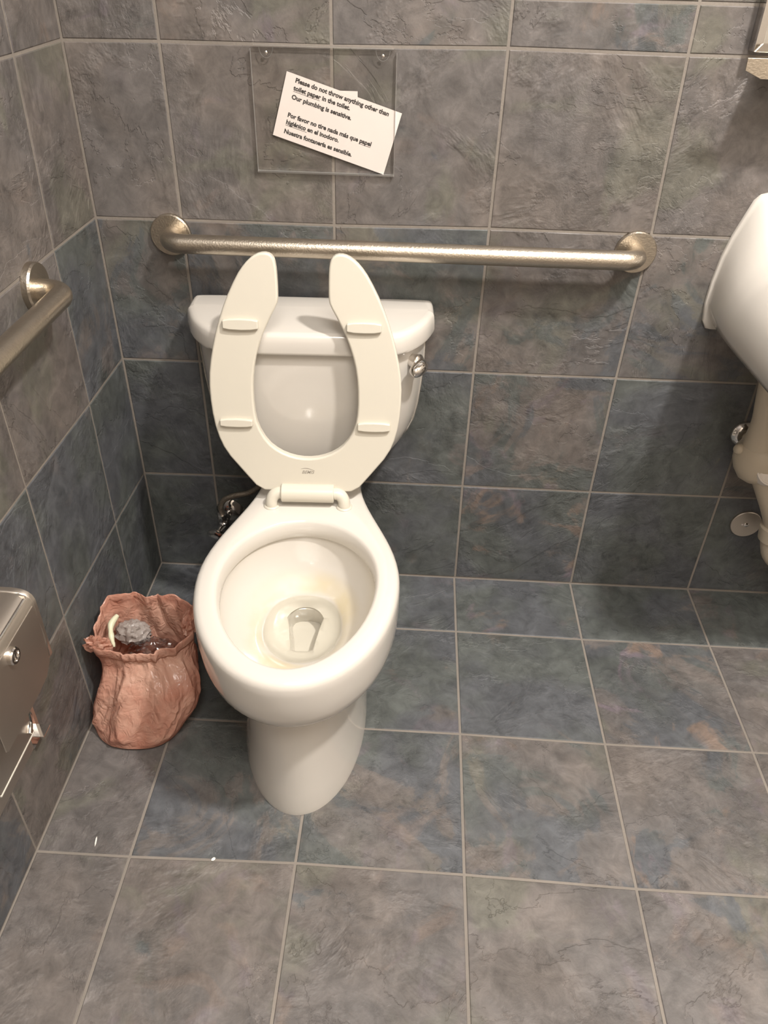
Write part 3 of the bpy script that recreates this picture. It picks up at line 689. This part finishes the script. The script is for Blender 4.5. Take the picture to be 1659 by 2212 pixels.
V, F = lathe([(0, .0370), (.005, .0370), (.0065, .0358), (.0065, .008)], (0, 0, 0), (0, -1, 0), 48); mesh_obj('plate', V, F, M['satin'], cl, angle=30)
V, F = join(lathe([(.006, .0062), (.0075, .0060), (.0085, .0035)], (0, 0, 0), (0, -1, 0), 20), lathe([(.0064, .0024), (.0070, .0024)], (-.0095, 0, 0), (0, -1, 0), 12)); mesh_obj('screw', V, F, M['chrome'], cl)

# ------------------------------------------------------------------ mirror and shelf at the upper right
mr = tag(empty('wall_mirror', (1.53, 0, 1.6)), 'rectangular wall mirror with a steel frame, upper right corner above the shelf', 'mirror')
def mp_(o): return on_parent(o, mr)
mx0, mx1, mz0, mz1 = 1.1972, 1.8600, 1.2241, 1.9800
O_ = [(mx0, mz0), (mx1, mz0), (mx1, mz1), (mx0, mz1)]; I_ = [(mx0 + .0145, mz0 + .0135), (mx1 - .0145, mz0 + .0135), (mx1 - .0145, mz1 - .0135), (mx0 + .0145, mz1 - .0135)]
for i in range(4):
    a, b, c, d = O_[i], O_[(i + 1) % 4], I_[(i + 1) % 4], I_[i]
    V = [Vector((p[0], y, p[1])) for p, y in ((a, -.001), (b, -.001), (c, -.001), (d, -.001), (a, -.030), (b, -.030), (c, -.024), (d, -.024))]
    F = [(0, 1, 2, 3), (7, 6, 5, 4), (0, 4, 5, 1), (1, 5, 6, 2), (2, 6, 7, 3), (3, 7, 4, 0)]
    mp_(mesh_obj('frame_rail', V, F, M['chrome'], mr, smooth=False, bevel=(.0012, 2)))
V, F = box(mx0 + .013, mx1 - .013, -.0235, -.002, mz0 + .012, mz1 - .012); gm = mp_(mesh_obj('mirror_glass', V, F, M['mirror'], mr, smooth=False))
sf = tag(empty('shelf', (1.53, 0, 1.2)), 'narrow steel shelf with cut front corners just below the mirror', 'shelf')
def sfp(o): return on_parent(o, sf)
V, F = join(prism([(1.1664, 1.2228), (1.1673, 1.2045), (1.1950, 1.1932), (1.80, 1.1932), (1.8285, 1.2045), (1.8290, 1.2228)], WF, .098, .1005), box(1.215, 1.78, -.0985, -.0005, 1.2040, 1.2056))
sfp(mesh_obj('tray', V, F, M['steel'], sf, smooth=False, bevel=(.0007, 2)))

# ------------------------------------------------------------------ plastic bag with rubbish
bg = tag(empty('plastic_bag', (.115, -.49, 0)), 'crumpled translucent pink plastic bag standing open on the floor left of the toilet', 'bag')
def bp_(o): return on_parent(o, bg)
NB = 144
prof = [(.0015, .105, -.505, .045, .045), (.0015, .105, -.505, .080, .078), (.007, .104, -.506, .094, .092), (.030, .110, -.502, .101, .096), (.060, .120, -.494, .106, .095), (.090, .130, -.485, .107, .091), (.120, .135, -.476, .102, .085), (.150, .133, -.466, .094, .074), (.175, .129, -.458, .088, .066), (.196, .127, -.453, .087, .062)]
# control points of the mouth, counter-clockwise seen from above, starting at the right
MOUTH = [(.222, -.440, .212), (.212, -.405, .226), (.165, -.388, .240), (.128, -.388, .232), (.085, -.384, .236), (.048, -.392, .240), (.030, -.425, .222), (.030, -.470, .206), (.036, -.500, .200), (.080, -.512, .196), (.130, -.510, .194), (.180, -.497, .196), (.205, -.475, .202)]
MC = Vector((.127, -.450, .212))
mo = smooth_path([Vector(p) for p in MOUTH] + [Vector(MOUTH[0])], 12)[:-1]
def mouth_at(a):
    best = None
    for p in mo:
        b = math.atan2(p.y - MC.y, p.x - MC.x); d = abs((a - b + PI) % (2 * PI) - PI)
        if best is None or d < best[0]: best = (d, p)
    return best[1]
def ridge(p): return 1 - abs(noise.noise(p)) * 2
rows = []
angs = [2 * PI * k / NB for k in range(NB)]
mraw = [mouth_at((a + PI) % (2 * PI) - PI) for a in angs]
mth = [sum((mraw[(k + d) % NB] for d in (-2, -1, 0, 1, 2)), Vector()) / 5 for k in range(NB)]
def body_pt(i, k):
    i0 = int(i); f = i - i0; i1 = min(i0 + 1, len(prof) - 1)
    z, cx, cy, rx, ry = [prof[i0][j] * (1 - f) + prof[i1][j] * f for j in range(5)]
    a = angs[k]; ca, sa = math.cos(a), math.sin(a); ex = .84
    x = cx + rx * math.copysign(abs(ca) ** ex, ca); y = cy + ry * math.copysign(abs(sa) ** ex, sa)
    p = Vector((x, y, z))
    t = max(0, min(1, (z - .11) / .09)); t = t * t * (3 - 2 * t)
    q = mth[k] + Vector((0, 0, z - .205))
    return p.lerp(Vector((q.x, q.y, p.z + (mth[k].z - .205) * t)), t)
def crease(p, k, amt):
    a = angs[k]; out = Vector((math.cos(a), math.sin(a), .1)); z = p.z
    d = .011 * (ridge(Vector((math.cos(a) * 1.9 + z * 3, math.sin(a) * 1.9, z * 5 + 2))) - .55)
    d += .0050 * (ridge(Vector((math.cos(a) * 3.6 - z * 9, math.sin(a) * 4.4, z * 12))) - .6)
    d += .0012 * (ridge(Vector((math.cos(a) * 9 + z * 20, math.sin(a) * 9, z * 40))) - .6)
    return p + out * d * amt
steps = 6
for s_ in range((len(prof) - 1) * steps + 1):
    i = s_ / steps
    row = []
    for k in range(NB):
        p = body_pt(i, k); p = crease(p, k, max(0, min(1, (p.z - .004) / .03)))
        p.x = max(p.x, .003); p.z = max(p.z, .0012); row.append(p)
    rows.append(row)
top = rows[-1]
for j, (up, outw) in enumerate([(.005, .000), (.010, .0005), (.0135, .0015), (.0145, .003), (.0135, .0045), (.009, .0055), (.002, .0055), (-.005, .004), (-.010, .0025)]):
    row = []
    for k in range(NB):
        a = angs[k]; w = 1 + .35 * noise.noise(Vector((math.cos(a) * 2, math.sin(a) * 2, 4.4)))
        p = top[k] + Vector((math.cos(a) * outw * w, math.sin(a) * outw * w, up * w)); p.z += .002 * noise.noise(Vector((math.cos(a) * 9, math.sin(a) * 9, j * .6)))
        p.x = max(p.x, .003); row.append(p)
    rows.append(row)
V, F = loft(rows, cap1=False)
bagm = bp_(mesh_obj('bag_skin', V, F, M['bag'], bg, angle=28, solid=.0005))
def blob(c, r, seed, n1=26, n2=44, amp=.35, fine=.5, squash=(1, 1, 1)):
    rs = []
    for i in range(1, n1):
        th = PI * i / n1; row = []
        for k in range(n2):
            ph = 2 * PI * k / n2
            d = Vector((math.sin(th) * math.cos(ph), math.sin(th) * math.sin(ph), math.cos(th)))
            rad = r * (1 + amp * (ridge(d * 1.9 + Vector((seed, 0, 0))) - .5) + amp * fine * (ridge(d * 4.7 + Vector((0, seed, 0))) - .5))
            row.append(Vector(c) + Vector((d.x * squash[0], d.y * squash[1], d.z * squash[2])) * rad)
        rs.append(row)
    return loft(rs)
# gathered handle ends at the left and right of the mouth
V, F = blob((.037, -.494, .200), .021, 3.1, amp=.55, fine=.12, squash=(1.25, .45, .95)); bp_(mesh_obj('gathered_handle', V, F, M['bag'], bg, angle=40))
V, F = blob((.214, -.428, .214), .022, 9.3, amp=.55, fine=.12, squash=(.65, 1.5, .9)); bp_(mesh_obj('gathered_handle', V, F, M['bag'], bg, angle=40))
V, F = blob((.086, -.428, .172), .032, 1.7, amp=.22, squash=(1.1, .8, .8)); tag(mesh_obj('crumpled_grey_film', V, F, M['grey_film'], None, angle=30), 'crumpled dark grey film at the back left inside the pink bag', 'rubbish')
V, F = blob((.142, -.466, .150), .046, 5.2, amp=.22, squash=(1.15, .70, .80)); tag(mesh_obj('crumpled_clear_film', V, F, M['film'], None, angle=20), 'shiny clear crumpled plastic film in the middle of the pink bag', 'rubbish')
V, F = tube(smooth_path([(.062, -.430, .222), (.055, -.452, .216), (.062, -.476, .206), (.070, -.490, .192)], 5), [.0045, .005, .006, .0065, .007, .007, .006, .005, .005, .006, .006, .005, .004, .004, .003, .002], 10)
tag(mesh_obj('plastic_strip', V, F, M['yellowtag'], None, angle=40), 'pale yellow-green plastic strip at the left edge of the pink bag mouth', 'rubbish')

# ------------------------------------------------------------------ downlight, added fill panel (both out of frame) and litter
dl = tag(empty('recessed_downlight', (KEY[0], KEY[1], ZC)), 'small round recessed ceiling downlight', 'ceiling light')
V, F = lathe([(0, .115), (-.008, .115), (-.010, .100), (-.002, .092)], (0, 0, 0), (0, 0, 1), 40, cap1=False); mesh_obj('trim_ring', V, F, M['cap'], dl)
pn = tag(empty('fill_panel', (FILL[0], FILL[1], ZC)), 'unseen square fill light panel added at the ceiling', 'ceiling light')  # unseen frame around the added fill light
V, F = join(box(-.48, .48, -.48, -.45, -.02, 0), box(-.48, .48, .45, .48, -.02, 0), box(-.48, -.45, -.45, .45, -.02, 0), box(.45, .48, -.45, .45, -.02, 0)); mesh_obj('frame', V, F, M['cap'], pn, smooth=False)
for (x, y, a, L, w, lab) in [(.1030, -.8000, 1.7, .020, .0022, 'thin white paper sliver on the floor tile at the lower left'), (.3277, -.8205, .6, .009, .005, 'tiny white paper crumb on the floor joint in front of the toilet')]:
    u = Vector((math.cos(a), math.sin(a), 0)); v = Vector((-u.y, u.x, 0)); c = Vector((x, y, .0006))
    pts = [(-L / 2, 0, 0), (-L / 5, w / 2, .001), (L / 4, w / 2.5, .0025), (L / 2, 0, .001), (L / 4, -w / 2, .0005), (-L / 5, -w / 2, 0)]
    V, F = loft([[c + u * p + v * q + Vector((0, 0, r)) for p, q, r in pts], [c + u * p + v * q + Vector((0, 0, r + .0006)) for p, q, r in pts]])
    tag(mesh_obj('paper_scrap', V, F, M['scrap'], None), lab, 'scrap', 'paper scraps on the floor')
